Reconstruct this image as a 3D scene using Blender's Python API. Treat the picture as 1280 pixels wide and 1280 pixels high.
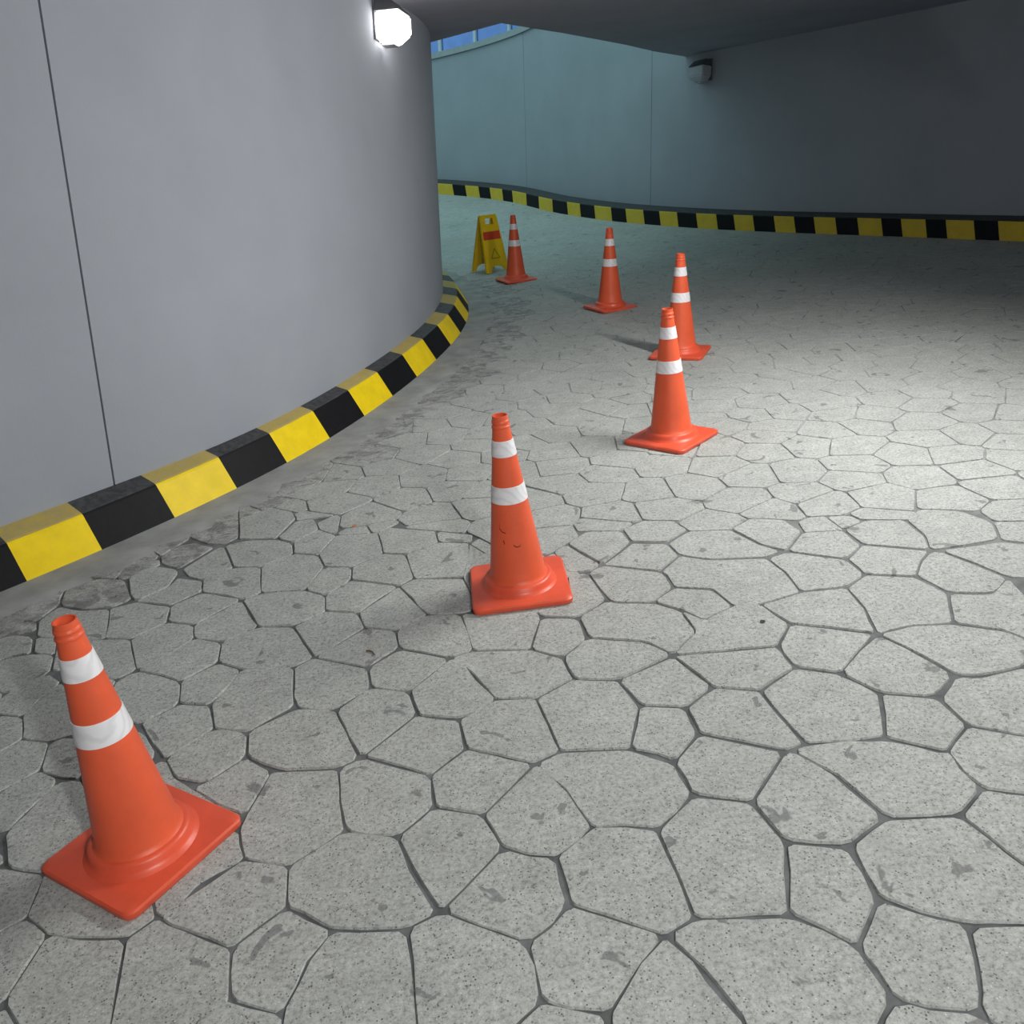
import bpy, bmesh, math, random
import numpy as np
from mathutils import Matrix, Vector
random.seed(7)
scene = bpy.context.scene
for o in list(bpy.data.objects): bpy.data.objects.remove(o)
# ------------------------------------------------------------------ frames
# Everything is measured in the "ramp frame": u right, v ahead, w along the normal of the
# sloping ramp, origin on the ramp under the camera.  RF turns it so that gravity is world -Z.
GUP = Vector((0.0880, 0.1380, 0.9865)).normalized()          # plumb line in the ramp frame
RF = GUP.rotation_difference(Vector((0, 0, 1))).to_matrix().to_4x4()
CAM_H = 1.6589
# ------------------------------------------------------------------ camera
cam = bpy.data.cameras.new('camera'); camo = bpy.data.objects.new('camera', cam)
scene.collection.objects.link(camo); scene.camera = camo
cam.sensor_width = 36; cam.lens = 36 * 1118.12 / 1280; cam.clip_start = 0.05; cam.clip_end = 200
_r = Vector((0.99322, -0.0464, -0.1066)).normalized(); _b = Vector((0.0003, -0.9171, 0.3987)).normalized()
_r = (_r - _b * _r.dot(_b)).normalized(); _u = _b.cross(_r)
camo.matrix_world = RF @ Matrix(((_r.x, _u.x, _b.x, 0), (_r.y, _u.y, _b.y, 0), (_r.z, _u.z, _b.z, CAM_H), (0, 0, 0, 1)))
# ------------------------------------------------------------------ sky, exposure
world = bpy.data.worlds.new('dusk_sky'); scene.world = world; world.use_nodes = True
wb = world.node_tree.nodes['Background']
wb.inputs[0].default_value = (0.54, 0.88, 0.90, 1); wb.inputs[1].default_value = 0.80
vs = scene.view_settings
vs.view_transform = 'Standard'; vs.look = 'None'; vs.gamma = 1; vs.use_curve_mapping = False; vs.exposure = 0.38
# ------------------------------------------------------------------ fluorescent battens (their housings are built below)
LAMP_AXIS = Vector((-0.50, 0.86, 0.0)).normalized()
LAMP_POS = Vector((2.40, 4.35, 2.46)); LAMP_DIR = (Vector((-0.1, 3.95, 0.0)) - LAMP_POS).normalized()
FILL_POS = Vector((1.20, -1.10, 2.66)); FILL_DIR = (Vector((-0.5, 3.0, 0.0)) - FILL_POS).normalized()  # unseen batten added behind the camera as fill, softening the near shadows
def batten_light(energy, length):
    d = bpy.data.lights.new('batten_glow', 'AREA'); d.shape = 'RECTANGLE'; d.size = length; d.size_y = 0.11
    d.energy = energy; d.color = (0.985, 1.0, 0.965); return d
ld = batten_light(110, 2.1); ld_fill = batten_light(112, 1.25)
# ------------------------------------------------------------------ helpers
def link(name, me, parent=None, local=None):
    o = bpy.data.objects.new(name, me); scene.collection.objects.link(o)
    L = local if local is not None else Matrix.Identity(4)
    if parent is None: o.matrix_world = RF @ L
    else:
        o.parent = parent; o.matrix_local = L
    return o
def mesh(name, V, F, mats, fm=None, smooth=False):
    me = bpy.data.meshes.new(name); me.from_pydata([tuple(v) for v in V], [], F)
    for m in (mats if isinstance(mats, (list, tuple)) else [mats]): me.materials.append(m)
    if fm: me.polygons.foreach_set('material_index', fm)
    if smooth: me.polygons.foreach_set('use_smooth', [True] * len(me.polygons))
    me.update(); return me
def bm_mesh(name, bm, mat, smooth_angle=None):
    me = bpy.data.meshes.new(name); bmesh.ops.recalc_face_normals(bm, faces=bm.faces[:]); bm.to_mesh(me); bm.free()
    for m in (mat if isinstance(mat, (list, tuple)) else [mat]): me.materials.append(m)
    if smooth_angle is not None:
        me.polygons.foreach_set('use_smooth', [True] * len(me.polygons))
        me.set_sharp_from_angle(angle=math.radians(smooth_angle))
    return me
def tag(o, label=None, cat=None, group=None, kind=None):
    if label: o['label'] = label
    if cat: o['category'] = cat
    if group: o['group'] = group
    if kind: o['kind'] = kind
    return o
def add_box(bm, c, s, rot=None, bevel=0.0):
    r = bmesh.ops.create_cube(bm, size=1.0); vs_ = r['verts']
    M = Matrix.Translation(c) @ (rot.to_4x4() if rot else Matrix.Identity(4)) @ Matrix.Diagonal((s[0], s[1], s[2], 1))
    bmesh.ops.transform(bm, matrix=M, verts=vs_)
    if bevel:
        es = set(e for v in vs_ for e in v.link_edges)
        bmesh.ops.bevel(bm, geom=list(es), offset=bevel, segments=2, affect='EDGES', profile=0.5)
def lathe(prof, n=48, closed=True):
    V, F = [], []
    for (r, z) in prof:
        for i in range(n):
            a = 2 * math.pi * i / n; V.append((r * math.cos(a), r * math.sin(a), z))
    for j in range(len(prof) - 1):
        for i in range(n):
            k = (i + 1) % n; F.append((j * n + i, j * n + k, (j + 1) * n + k, (j + 1) * n + i))
    return V, F
# ------------------------------------------------------------------ materials
class NT:
    def __init__(s, name):
        s.m = bpy.data.materials.new(name); s.m.use_nodes = True; s.t = s.m.node_tree
        s.b = s.t.nodes['Principled BSDF']; s.tc = s.t.nodes.new('ShaderNodeTexCoord')
    def n(s, typ, **kw):
        nd = s.t.nodes.new('ShaderNode' + typ)
        for k, v in kw.items():
            if k.startswith('i_'): nd.inputs[k[2:].replace('_', ' ')].default_value = v
            else: setattr(nd, k, v)
        return nd
    def l(s, a, b): s.t.links.new(a, b)
    def noise(s, scale, detail=4, rough=0.55, dist=0.0, vec=None):
        nd = s.n('TexNoise'); nd.inputs['Scale'].default_value = scale; nd.inputs['Detail'].default_value = detail
        nd.inputs['Roughness'].default_value = rough; nd.inputs['Distortion'].default_value = dist
        s.l(vec or s.tc.outputs['Object'], nd.inputs['Vector']); return nd.outputs['Fac']
    def ramp(s, fac, stops):
        nd = s.n('ValToRGB'); cr = nd.color_ramp
        while len(cr.elements) < len(stops): cr.elements.new(0.5)
        for e, (p, c) in zip(cr.elements, stops):
            e.position = p; e.color = (c, c, c, 1) if isinstance(c, (int, float)) else (*c, 1)
        s.l(fac, nd.inputs[0]); return nd.outputs[0]
    def mix(s, a, b, fac, blend='MIX'):
        nd = s.n('Mix', data_type='RGBA', blend_type=blend)
        for sock, val in ((nd.inputs[0], fac), (nd.inputs[6], a), (nd.inputs[7], b)):
            if isinstance(val, bpy.types.NodeSocket): s.l(val, sock)
            elif isinstance(val, (int, float)): sock.default_value = val
            else: sock.default_value = (*val, 1)
        return nd.outputs[2]
    def bump(s, h, strength, dist):
        nd = s.n('Bump'); nd.inputs['Strength'].default_value = strength; nd.inputs['Distance'].default_value = dist
        s.l(h, nd.inputs['Height']); s.l(nd.outputs[0], s.b.inputs['Normal']); return nd
    def out(s, col, rough, spec=0.5, metal=0.0):
        if isinstance(col, bpy.types.NodeSocket): s.l(col, s.b.inputs['Base Color'])
        else: s.b.inputs['Base Color'].default_value = (*col, 1)
        if isinstance(rough, bpy.types.NodeSocket): s.l(rough, s.b.inputs['Roughness'])
        else: s.b.inputs['Roughness'].default_value = rough
        s.b.inputs['Specular IOR Level'].default_value = spec; s.b.inputs['Metallic'].default_value = metal
        return s.m
def concrete(name, base, gouges=True, streaks=0.0):
    t = NT(name)
    big = t.ramp(t.noise(1.3, 4, 0.6), [(0.3, 0.90), (0.7, 1.08)])
    mid = t.ramp(t.noise(12, 6, 0.72), [(0.25, 0.80), (0.75, 1.16)])
    fine = t.ramp(t.noise(75, 6, 0.85), [(0.33, 0.42), (0.48, 1.0), (0.68, 1.40)])
    col = t.mix(base, big, 1.0, 'MULTIPLY'); col = t.mix(col, mid, 1.0, 'MULTIPLY'); col = t.mix(col, fine, 1.0, 'MULTIPLY')
    pits = t.n('TexVoronoi', feature='F1'); pits.inputs['Scale'].default_value = 95; pits.inputs['Randomness'].default_value = 1
    t.l(t.tc.outputs['Object'], pits.inputs['Vector'])
    pk = t.n('Math', operation='MULTIPLY')
    t.l(t.ramp(pits.outputs['Distance'], [(0.13, 1.0), (0.26, 0.0)]), pk.inputs[0])
    t.l(t.ramp(t.noise(26, 3, 0.6), [(0.40, 0.0), (0.55, 0.9)]), pk.inputs[1])
    col = t.mix(col, (0.085, 0.085, 0.083), pk.outputs[0])
    fl = t.n('TexVoronoi', feature='F1'); fl.inputs['Scale'].default_value = 60; t.l(t.tc.outputs['Object'], fl.inputs['Vector'])
    col = t.mix(col, (0.72, 0.72, 0.70), t.ramp(fl.outputs['Distance'], [(0.07, 0.75), (0.12, 0.0)]))
    if gouges:
        g = t.ramp(t.noise(8.5, 3, 0.55, 0.6), [(0.655, 0.0), (0.675, 0.62)])
        col = t.mix(col, (0.125, 0.125, 0.125), g)
    if streaks:
        mp = t.n('Mapping'); mp.inputs['Scale'].default_value = (1, 1.3, 1); mp.inputs['Rotation'].default_value = (0, 0, 0.7)
        t.l(t.tc.outputs['Object'], mp.inputs[0])
        sfac = t.ramp(t.noise(9, 5, 0.65, 0.8, mp.outputs[0]), [(0.40, 0.60), (0.5, 1.0), (0.62, 1.28)])
        col = t.mix(col, sfac, streaks, 'MULTIPLY')
    h = t.n('Math', operation='SUBTRACT'); t.l(t.noise(120, 4, 0.7), h.inputs[0]); t.l(pk.outputs[0], h.inputs[1])
    t.bump(h.outputs[0], 0.5, 0.003)
    return t.out(col, 0.78, 0.35)
def simple(name, base, rough=0.5, spec=0.5, var=0.08, vscale=20, bump=0.0, bscale=150, metal=0.0, bdist=0.002):
    t = NT(name)
    f = t.ramp(t.noise(vscale, 4, 0.6), [(0.3, 1 - var), (0.7, 1 + var)])
    col = t.mix(base, f, 1.0, 'MULTIPLY')
    if bump: t.bump(t.noise(bscale, 3, 0.6), bump, bdist)
    return t.out(col, rough, spec, metal)
M_STONE = concrete('stamped_concrete', (0.402, 0.408, 0.388))
M_EDGE = concrete('weathered_concrete', (0.34, 0.34, 0.33), streaks=0.9)
def mortar():
    """joint mortar: dark and dirty near, mostly refilled with pale cement where traffic wears the ramp"""
    t = NT('joint_mortar')
    dark = t.mix((0.135, 0.137, 0.14), t.ramp(t.noise(14, 4, 0.6), [(0.3, 0.65), (0.7, 1.35)]), 1.0, 'MULTIPLY')
    sp = t.n('SeparateXYZ'); t.l(t.tc.outputs['Object'], sp.inputs[0])
    mr = t.n('MapRange'); mr.inputs['From Min'].default_value = 3.0; mr.inputs['From Max'].default_value = 5.6; ax = t.n('Math', operation='MULTIPLY_ADD'); ax.inputs[1].default_value = 0.45; t.l(sp.outputs['X'], ax.inputs[0]); t.l(sp.outputs['Y'], ax.inputs[2]); t.l(ax.outputs[0], mr.inputs['Value'])
    mu = t.n('Math', operation='MULTIPLY'); t.l(mr.outputs[0], mu.inputs[0]); t.l(t.ramp(t.noise(3.2, 4, 0.65), [(0.36, 0.12), (0.54, 0.95)]), mu.inputs[1])
    col = t.mix(dark, (0.35, 0.355, 0.34), mu.outputs[0])
    t.bump(t.noise(90, 3, 0.6), 0.4, 0.002)
    return t.out(col, 0.9, 0.2)
M_GROUT = mortar()
M_GUTTER = simple('gutter_concrete', (0.32, 0.322, 0.315), 0.8, 0.3, 0.22, 5, 0.3, 60)
M_WALL = simple('grey_render', (0.335, 0.354, 0.398), 0.85, 0.25, 0.05, 1.2, 0.25, 170, bdist=0.003)
M_JOINT = simple('dark_joint_sealant', (0.06, 0.06, 0.065), 0.8, 0.2)
M_CEIL = simple('painted_soffit', (0.36, 0.355, 0.415), 0.9, 0.2, 0.08, 1.5, 0.2, 120)
def paint(name, base, rough, dust, wear=0.0, dustc=(0.30, 0.29, 0.27)):
    t = NT(name)
    f = t.ramp(t.noise(8, 5, 0.65), [(0.3, 0.9), (0.7, 1.07)])
    col = t.mix(base, f, 1.0, 'MULTIPLY')
    d = t.ramp(t.noise(30, 5, 0.7), [(0.35, max(0, dust - 0.12)), (0.65, min(1, dust * 1.5 + 0.01))])
    col = t.mix(col, dustc, d)
    if wear:
        col = t.mix(col, (0.33, 0.32, 0.30), t.ramp(t.noise(45, 4, 0.7, 0.4), [(0.70, 0), (0.74, wear)]))
    t.bump(t.noise(70, 3, 0.6), 0.2, 0.002)
    return t.out(col, rough, 0.14)
M_YEL = paint('yellow_road_paint', (0.92, 0.66, 0.010), 0.42, 0.01, 0.2)
M_YELO = paint('dull_yellow_road_paint', (0.72, 0.50, 0.035), 0.6, 0.12, 0.2)  # darker, less saturated yellow with a little dust, outer kerb faces only
M_YELT = paint('dusty_yellow_road_paint', (0.60, 0.43, 0.04), 0.7, 0.36)
M_BLK = paint('black_road_paint', (0.008, 0.008, 0.010), 0.55, 0.0, 0.08)
M_BLKT = paint('dusty_black_road_paint', (0.03, 0.03, 0.032), 0.55, 0.16, 0.0, (0.27, 0.275, 0.285))
M_OR = simple('orange_cone_rubber', (0.78, 0.112, 0.042), 0.45, 0.45, 0.07, 9, 0.06, 60)
M_ORB = simple('orange_base_rubber', (0.76, 0.100, 0.045), 0.40, 0.5, 0.10, 9, 0.08, 50)
def band_mat():
    t = NT('white_reflective_sleeve')
    wv = t.n('TexWave', wave_type='BANDS', bands_direction='DIAGONAL'); wv.inputs['Scale'].default_value = 14
    wv.inputs['Distortion'].default_value = 6
    t.l(t.tc.outputs['Object'], wv.inputs['Vector'])
    col = t.mix((0.84, 0.82, 0.85), t.ramp(wv.outputs['Fac'], [(0.0, 0.88), (0.5, 1.0)]), 1.0, 'MULTIPLY')
    t.bump(t.noise(40, 3, 0.6), 0.2, 0.002)
    return t.out(col, 0.32, 0.6)
M_BAND = band_mat()
M_SIGN = simple('yellow_sign_plastic', (0.80, 0.50, 0.01), 0.4, 0.5, 0.06, 8)
M_RED = simple('red_sign_print', (0.62, 0.06, 0.02), 0.45, 0.4, 0.06, 8)
M_PRINT = simple('dark_sign_print', (0.33, 0.19, 0.01), 0.5, 0.3, 0.06, 8)
M_HOUS = simple('dark_lamp_housing', (0.10, 0.10, 0.11), 0.5, 0.5, 0.08, 30)
M_METAL = simple('galvanised_metal', (0.45, 0.46, 0.48), 0.4, 0.5, 0.1, 30, metal=0.8)
def glow(name, col, strength):
    t = NT(name); t.out((0.9, 0.9, 0.9), 0.3)
    f = t.ramp(t.noise(9, 2, 0.5), [(0.3, 0.93), (0.7, 1.0)])
    t.l(t.mix(col, f, 1.0, 'MULTIPLY'), t.b.inputs['Emission Color']); t.b.inputs['Emission Strength'].default_value = strength
    return t.m
M_LENS_ON = glow('lit_lamp_glass', (1.0, 0.97, 0.93), 5.0)
M_FLOOD = glow('lit_floodlight_glass', (1.0, 0.985, 0.95), 6.0)
M_LENS_OFF = simple('unlit_lamp_glass', (0.42, 0.43, 0.47), 0.25, 0.6, 0.06, 20)
M_FRAME = simple('pale_window_frame', (0.50, 0.56, 0.60), 0.5, 0.5, 0.05, 10)
M_SILL = simple('grey_sill_stone', (0.33, 0.36, 0.38), 0.7, 0.3, 0.08, 10)
def pane_mat():
    t = NT('sky_tinted_window_glass'); t.t.nodes.remove(t.b)
    o = t.t.nodes['Material Output']; tr = t.n('BsdfTransparent'); gl = t.n('BsdfGlossy'); mx = t.n('MixShader')
    t.l(t.mix((0.36, 0.45, 0.70), t.ramp(t.noise(3, 3, 0.6), [(0.3, 0.9), (0.7, 1.05)]), 1.0, 'MULTIPLY'), tr.inputs[0])  # tint stands in for a dimmer, bluer sky behind the panes
    gl.inputs[0].default_value = (0.5, 0.6, 0.8, 1); gl.inputs[1].default_value = 0.05; mx.inputs[0].default_value = 0.08
    t.l(tr.outputs[0], mx.inputs[1]); t.l(gl.outputs[0], mx.inputs[2]); t.l(mx.outputs[0], o.inputs['Surface'])
    return t.m
M_PANE = pane_mat()
# ------------------------------------------------------------------ ramp geometry
IC = Vector((-7.6, 8.8)); R_BASE = 7.433
_TB = [-100, -44, -36, -31, -27, -22, -17, -12, -7, -2, 12, 115]; _RB = [7.47, 7.47, 7.48, 7.475, 7.445, 7.412, 7.39, 7.387, 7.402, 7.41, 7.41, 7.41]
_TW = [-100, -41, -35, -31, -27, -22, -17, -12, -7, -2, 5, 115]; _RW = [7.26, 7.265, 7.295, 7.285, 7.25, 7.205, 7.178, 7.165, 7.155, 7.14, 7.13, 7.13]
def _smooth(T, R):
    t = np.linspace(-100, 115, 431); r = np.interp(t, T, R)
    for _ in range(18): r[1:-1] = (r[:-2] + 2 * r[1:-1] + r[2:]) / 4
    return t, r
_SB, _SW = _smooth(_TB, _RB), _smooth(_TW, _RW)
def rb(theta): return float(np.interp(theta, *_SB))                    # foot of the inner kerb (degrees round IC)
def rw(theta): return float(np.interp(theta, *_SW))                    # face of the inner wall
def zf(u, v): return 0.006 * max(0.0, v - 9.0) ** 2                    # the ramp steepens ahead
CEIL = (-0.016, -0.045, 2.844)
def zc(u, v): return CEIL[0] * u + CEIL[1] * v + CEIL[2]
def up_to(u, v, w, level):                                            # climb the plumb line to a world height
    p = Vector((u, v, w)); return p + GUP * (level - p.dot(GUP))
KERB_OUT = [(-11.0, 20.6), (-8.0, 20.9), (-5.2, 20.6), (-3.2, 19.95), (-1.7, 19.15), (-0.743, 18.35), (0.086, 17.43), (0.629, 16.62), (0.983, 15.80), (1.314, 15.02), (1.929, 13.90), (2.304, 13.318),
            (2.989, 12.345), (3.607, 11.561), (4.16, 10.877), (4.648, 10.249), (5.066, 9.647), (5.408, 9.12), (5.86, 8.2), (6.2, 6.9), (6.28, 5.3), (5.95, 3.3),
            (5.0, 1.0), (3.4, -1.1), (1.0, -3.0), (-2.0, -4.2), (-5.0, -4.8), (-7.8, -4.9)]
def catmull(P, n=8):
    P = [Vector(p) for p in P]; out = []
    for i in range(len(P) - 1):
        a, b, c, d = P[max(i - 1, 0)], P[i], P[i + 1], P[min(i + 2, len(P) - 1)]
        for k in range(n):
            t = k / n
            out.append(0.5 * ((2 * b) + (c - a) * t + (2 * a - 5 * b + 4 * c - d) * t * t + (3 * b - a - 3 * c + d) * t ** 3))
    out.append(P[-1]); return out
KO = catmull(KERB_OUT)
for _ in range(6): KO = [KO[0]] + [(KO[i - 1] + 2 * KO[i] + KO[i + 1]) / 4 for i in range(1, len(KO) - 1)] + [KO[-1]]
KS = [0.0]
for a, b in zip(KO, KO[1:]): KS.append(KS[-1] + (b - a).length)
def ko(s):                                                            # point and outward normal along the outer kerb line
    s = min(max(s, 0), KS[-1] - 1e-6); i = int(np.searchsorted(KS, s, side='right')) - 1; i = min(i, len(KO) - 2)
    t = (s - KS[i]) / (KS[i + 1] - KS[i]); p = KO[i].lerp(KO[i + 1], t)
    def nn(j):
        d = KO[min(j + 1, len(KO) - 1)] - KO[max(j - 1, 0)]; return Vector((-d.y, d.x)).normalized()
    n = nn(i).lerp(nn(i + 1), t).normalized()
    return p, n
def s_at_v(v):                                                        # arc length where the line passes v (ahead part)
    for i in range(len(KO) - 1):
        if KO[i].x > -2 and KO[i].y >= v > KO[i + 1].y:
            return KS[i] + (KO[i].y - v) / (KO[i].y - KO[i + 1].y) * (KS[i + 1] - KS[i])
# ---- floor (mortar bed of the paving) and the plain surface far up the ramp
FAR_V = 10.6
def grid(u0, u1, v0, v1, st, dz):
    nu, nv = int(round((u1 - u0) / st)), int(round((v1 - v0) / st)); V, F = [], []
    for j in range(nv + 1):
        for i in range(nu + 1):
            u, v = u0 + (u1 - u0) * i / nu, v0 + (v1 - v0) * j / nv; V.append((u, v, zf(u, v) + dz))
    for j in range(nv):
        for i in range(nu):
            a = j * (nu + 1) + i; F.append((a, a + 1, a + nu + 2, a + nu + 1))
    return V, F
V, F = grid(-12, 8, -7, 24, 0.5, -0.006)
V = [(u, v, z + 0.0047 * min(1.0, max(0.0, (v - 4.0) / 2.6))) for u, v, z in V]   # joints are worn shallow farther up
floor = tag(link('floor', mesh('floor', V, F, M_GROUT)), 'grey ramp floor paved with irregular many-sided concrete stones', kind='structure')
V, F = grid(-12, 8, FAR_V, 24, 0.4, 0.0)
tag(link('plain_surface', mesh('plain_surface', V, F, M_STONE), floor), 'plain worn concrete surface farther up the ramp')
# ---- inner wall (a cylinder) with its panels
def arc_wall(t0, t1, d_out, d_in, z0, level, n):
    V, F = [], []
    for i in range(n + 1):
        td = t0 + (t1 - t0) * i / n; a = math.radians(td)
        for r in (rw(td) + d_out, rw(td) + d_in):
            u, v = IC.x + r * math.cos(a), IC.y + r * math.sin(a)
            V.append(Vector((u, v, zf(u, v) + z0))); V.append(up_to(u, v, zf(u, v), level))
    for i in range(n):
        a, b = 4 * i, 4 * i + 4
        F += [(a, b, b + 1, a + 1), (a + 3, b + 3, b + 2, a + 2), (a + 1, b + 1, b + 3, a + 3), (a + 2, b + 2, b, a)]
    F += [(0, 1, 3, 2), (4 * n, 4 * n + 2, 4 * n + 3, 4 * n + 1)]
    return V, F
V, F = arc_wall(-98, 112, -0.02, -0.25, -0.3, 5.2, 120)
wl = tag(link('wall_left', mesh('wall_left', V, F, M_JOINT, smooth=False)), 'smooth grey curved inner wall of the ramp', kind='structure')
JT = [-98, -82.6, -39.6, 8.0, 52, 112]
for a, b in zip(JT, JT[1:]):
    g = math.degrees(0.005 / 7.2)
    V, F = arc_wall(a + g, b - g, 0, -0.02, -0.3, 5.2, 60)
    me = mesh('panel', V, F, M_WALL, smooth=True); me.set_sharp_from_angle(angle=0.6)
    link('panel', me, wl)
# ---- outer wall
OFF = 0.30
def strip_wall(s0, s1, off0, off1, z0, level, n):
    V, F = [], []
    for i in range(n + 1):
        p, nr = ko(s0 + (s1 - s0) * i / n)
        for d in (off0, off1):
            q = p + nr * d
            V.append(Vector((q.x, q.y, zf(q.x, q.y) + z0))); V.append(up_to(q.x, q.y, zf(q.x, q.y), level))
    for i in range(n):
        a, b = 4 * i, 4 * i + 4
        F += [(a, a + 1, b + 1, b), (a + 2, b + 2, b + 3, a + 3), (a + 1, a + 3, b + 3, b + 1), (a, b, b + 2, a + 2)]
    F += [(0, 2, 3, 1), (4 * n, 4 * n + 1, 4 * n + 3, 4 * n + 2)]
    return V, F
# which side is outward?
p_, n_ = ko(s_at_v(12)); SGN = 1 if (p_ + n_ * 0.3 - IC).length > (p_ - IC).length else -1
SILL = 5.42
V, F = strip_wall(0, KS[-1], SGN * (OFF + 0.02), SGN * (OFF + 0.30), -0.3, SILL, 140)
wr = tag(link('wall_right', mesh('wall_right', V, F, M_JOINT)), 'grey curved outer wall of the ramp', kind='structure')
js = [0, s_at_v(16.62) - 4.2, s_at_v(16.62), s_at_v(13.42), s_at_v(8.6)]
while js[-1] + 4.8 < KS[-1] - 1: js.append(js[-1] + 4.8)
js.append(KS[-1])
for a, b in zip(js, js[1:]):
    V, F = strip_wall(a + 0.004, b - 0.004, SGN * OFF, SGN * (OFF + 0.02), -0.3, SILL, 40)
    me = mesh('panel', V, F, M_WALL, smooth=True); me.set_sharp_from_angle(angle=0.6); link('panel', me, wr)
def plain_wall(name, a, b, level, label):
    V = [Vector((a[0], a[1], zf(*a) - 0.3)), Vector((b[0], b[1], zf(*b) - 0.3))]; V += [up_to(b[0], b[1], 0, level), up_to(a[0], a[1], 0, level)]
    d = Vector((b[0] - a[0], b[1] - a[1], 0)).normalized(); t = Vector((-d.y, d.x, 0)) * 0.2
    V += [v + t for v in V]; F = [(0, 1, 2, 3), (7, 6, 5, 4), (0, 4, 5, 1), (1, 5, 6, 2), (2, 6, 7, 3), (3, 7, 4, 0)]
    return tag(link(name, mesh(name, V, F, M_WALL)), label, kind='structure')
plain_wall('wall_back', (-7.7, -5.4), (-7.7, 2.0), 5.2, 'grey wall closing the ramp behind')
plain_wall('wall_end', (-10.2, 15.2), (-10.6, 21.4), 5.42, 'grey wall closing the ramp beyond the bend')
# ---- ceiling slab with its free edge, open sky beyond
sA = s_at_v(12.95); poly = []
for i in range(0, 61):
    p, nr = ko(sA + (KS[-1] - sA) * i / 60); q = p + nr * SGN * (OFF + 0.12); poly.append((q, GUP))
poly = [(q.x, q.y) for q, _ in poly]
poly += [(-8.2, -5.2), (-8.2, 1.9)]
for i in range(0, 41):
    td = -98 + (6.0 + 98) * i / 40; a = math.radians(td); r = rw(td) - 0.12; poly.append((IC.x + r * math.cos(a), IC.y + r * math.sin(a)))
cpts = []
for u, v in poly:                                                      # carry each point up the plumb line to the soffit plane
    t = (zc(u, v)) / (GUP.z - CEIL[0] * GUP.x - CEIL[1] * GUP.y); q = Vector((u, v, 0)) + GUP * t
    cpts.append(q)
cpts += [Vector((-0.35, 9.70, zc(-0.35, 9.70))), Vector((0.40, 8.83, zc(0.40, 8.83)))]
for u, v in ((0.70, 9.32), (1.02, 9.83), (1.42, 10.52), (1.90, 11.36), (2.42, 12.36)): cpts.append(Vector((u, v, zc(u, v))))
bm = bmesh.new(); vb = [bm.verts.new(q) for q in cpts]; f = bm.faces.new(vb)
ex = bmesh.ops.extrude_face_region(bm, geom=[f]); bmesh.ops.translate(bm, vec=GUP * 0.38, verts=[g for g in ex['geom'] if isinstance(g, bmesh.types.BMVert)])
bmesh.ops.triangulate(bm, faces=bm.faces[:])
tag(link('ceiling', bm_mesh('ceiling', bm, M_CEIL)), 'low grey concrete soffit over the ramp', kind='structure')
# ---- kerbs: every painted block is a piece
PROF_IN = [(0.0, -0.02), (0.0, 0.004), (0.088, 0.172), (0.095, 0.181), (0.107, 0.187), (0.30, 0.240)]
PROF_OUT = [(0.0, -0.02), (0.0, 0.004), (0.030, 0.176), (0.036, 0.186), (0.048, 0.192), (0.31, 0.20)]
def kerb_block(name, parent, frames, yellow, prof, tops, face=None):
    """frames: list of (point, inward dir) ; profile runs from the ramp up the battered face to the wall"""
    V, F, fm = [], [], []; m = len(prof)
    for fr in frames:
        p, d = fr[0], fr[1]; tg = fr[2].normalized() if len(fr) > 2 else Vector((0, 0))
        for (k, z) in prof:
            q = p + d * k + tg * 0.055 * (1 - min(z, 0.19) / 0.19); V.append((q.x, q.y, zf(q.x, q.y) + z))
    for i in range(len(frames) - 1):
        for j in range(m - 1):
            a = i * m + j; F.append((a, a + m, a + m + 1, a + 1)); fm.append(1 if j >= 3 else 0)
    n = len(frames) - 1
    F.append(tuple(range(m))); fm.append(0); F.append(tuple(n * m + j for j in reversed(range(m)))); fm.append(0)
    bm = bmesh.new(); vv = [bm.verts.new(v) for v in V]
    for ff, mi in zip(F, fm): bm.faces.new([vv[i] for i in ff]).material_index = mi
    me = bm_mesh(name, bm, [face or M_YEL, tops[0]] if yellow else [M_BLK, tops[1]])
    return link(name, me, parent)
def arc_frames(t0, t1, n):
    out = []
    for i in range(n + 1):
        td = t0 + (t1 - t0) * i / n; a = math.radians(td); d = Vector((math.cos(a), math.sin(a))); out.append((IC + d * rb(td), -d))
    return out
ki = link('kerb_strip', None); tag(ki, 'yellow and black striped concrete kerb along the foot of the curved inner wall', kind='structure')
TH = [-43.61, -40.89, -37.84, -34.75, -31.75, -28.55, -25.28, -21.95, -18.31, -14.57, -10.9, -7.5, -4.2]
while TH[-1] < 60: TH.append(TH[-1] + 3.4)
while TH[0] > -95: TH.insert(0, TH[0] - 2.8)
i0 = TH.index(-43.61)
for i, (a, b) in enumerate(zip(TH, TH[1:])): kerb_block('kerb_block', ki, arc_frames(a, b, 3), (i - i0) % 2 == 0, PROF_IN, (M_YELT, M_BLKT))
ko_ = link('kerb_strip', None); tag(ko_, 'yellow and black striped concrete kerb along the foot of the dark outer wall', kind='structure')
yv = [(18.35, 18.03), (17.76, 17.47), (17.21, 16.90), (16.62, 16.16), (15.72, 15.27), (14.86, 14.55), (14.22, 13.87), (13.59, 13.29), (13.03, 12.76), (12.48, 12.21), (11.99, 11.76),
      (11.52, 11.3), (11.09, 10.87), (10.65, 10.42), (10.23, 10.0), (9.81, 9.56), (9.35, 9.12)]
sb = [s_at_v(v) for pr in yv for v in pr]
while sb[-1] < KS[-1] - 0.5: sb.append(sb[-1] + 0.29)
pre = 0
while sb[0] > 0.5: sb.insert(0, sb[0] - 0.36); pre += 1
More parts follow.
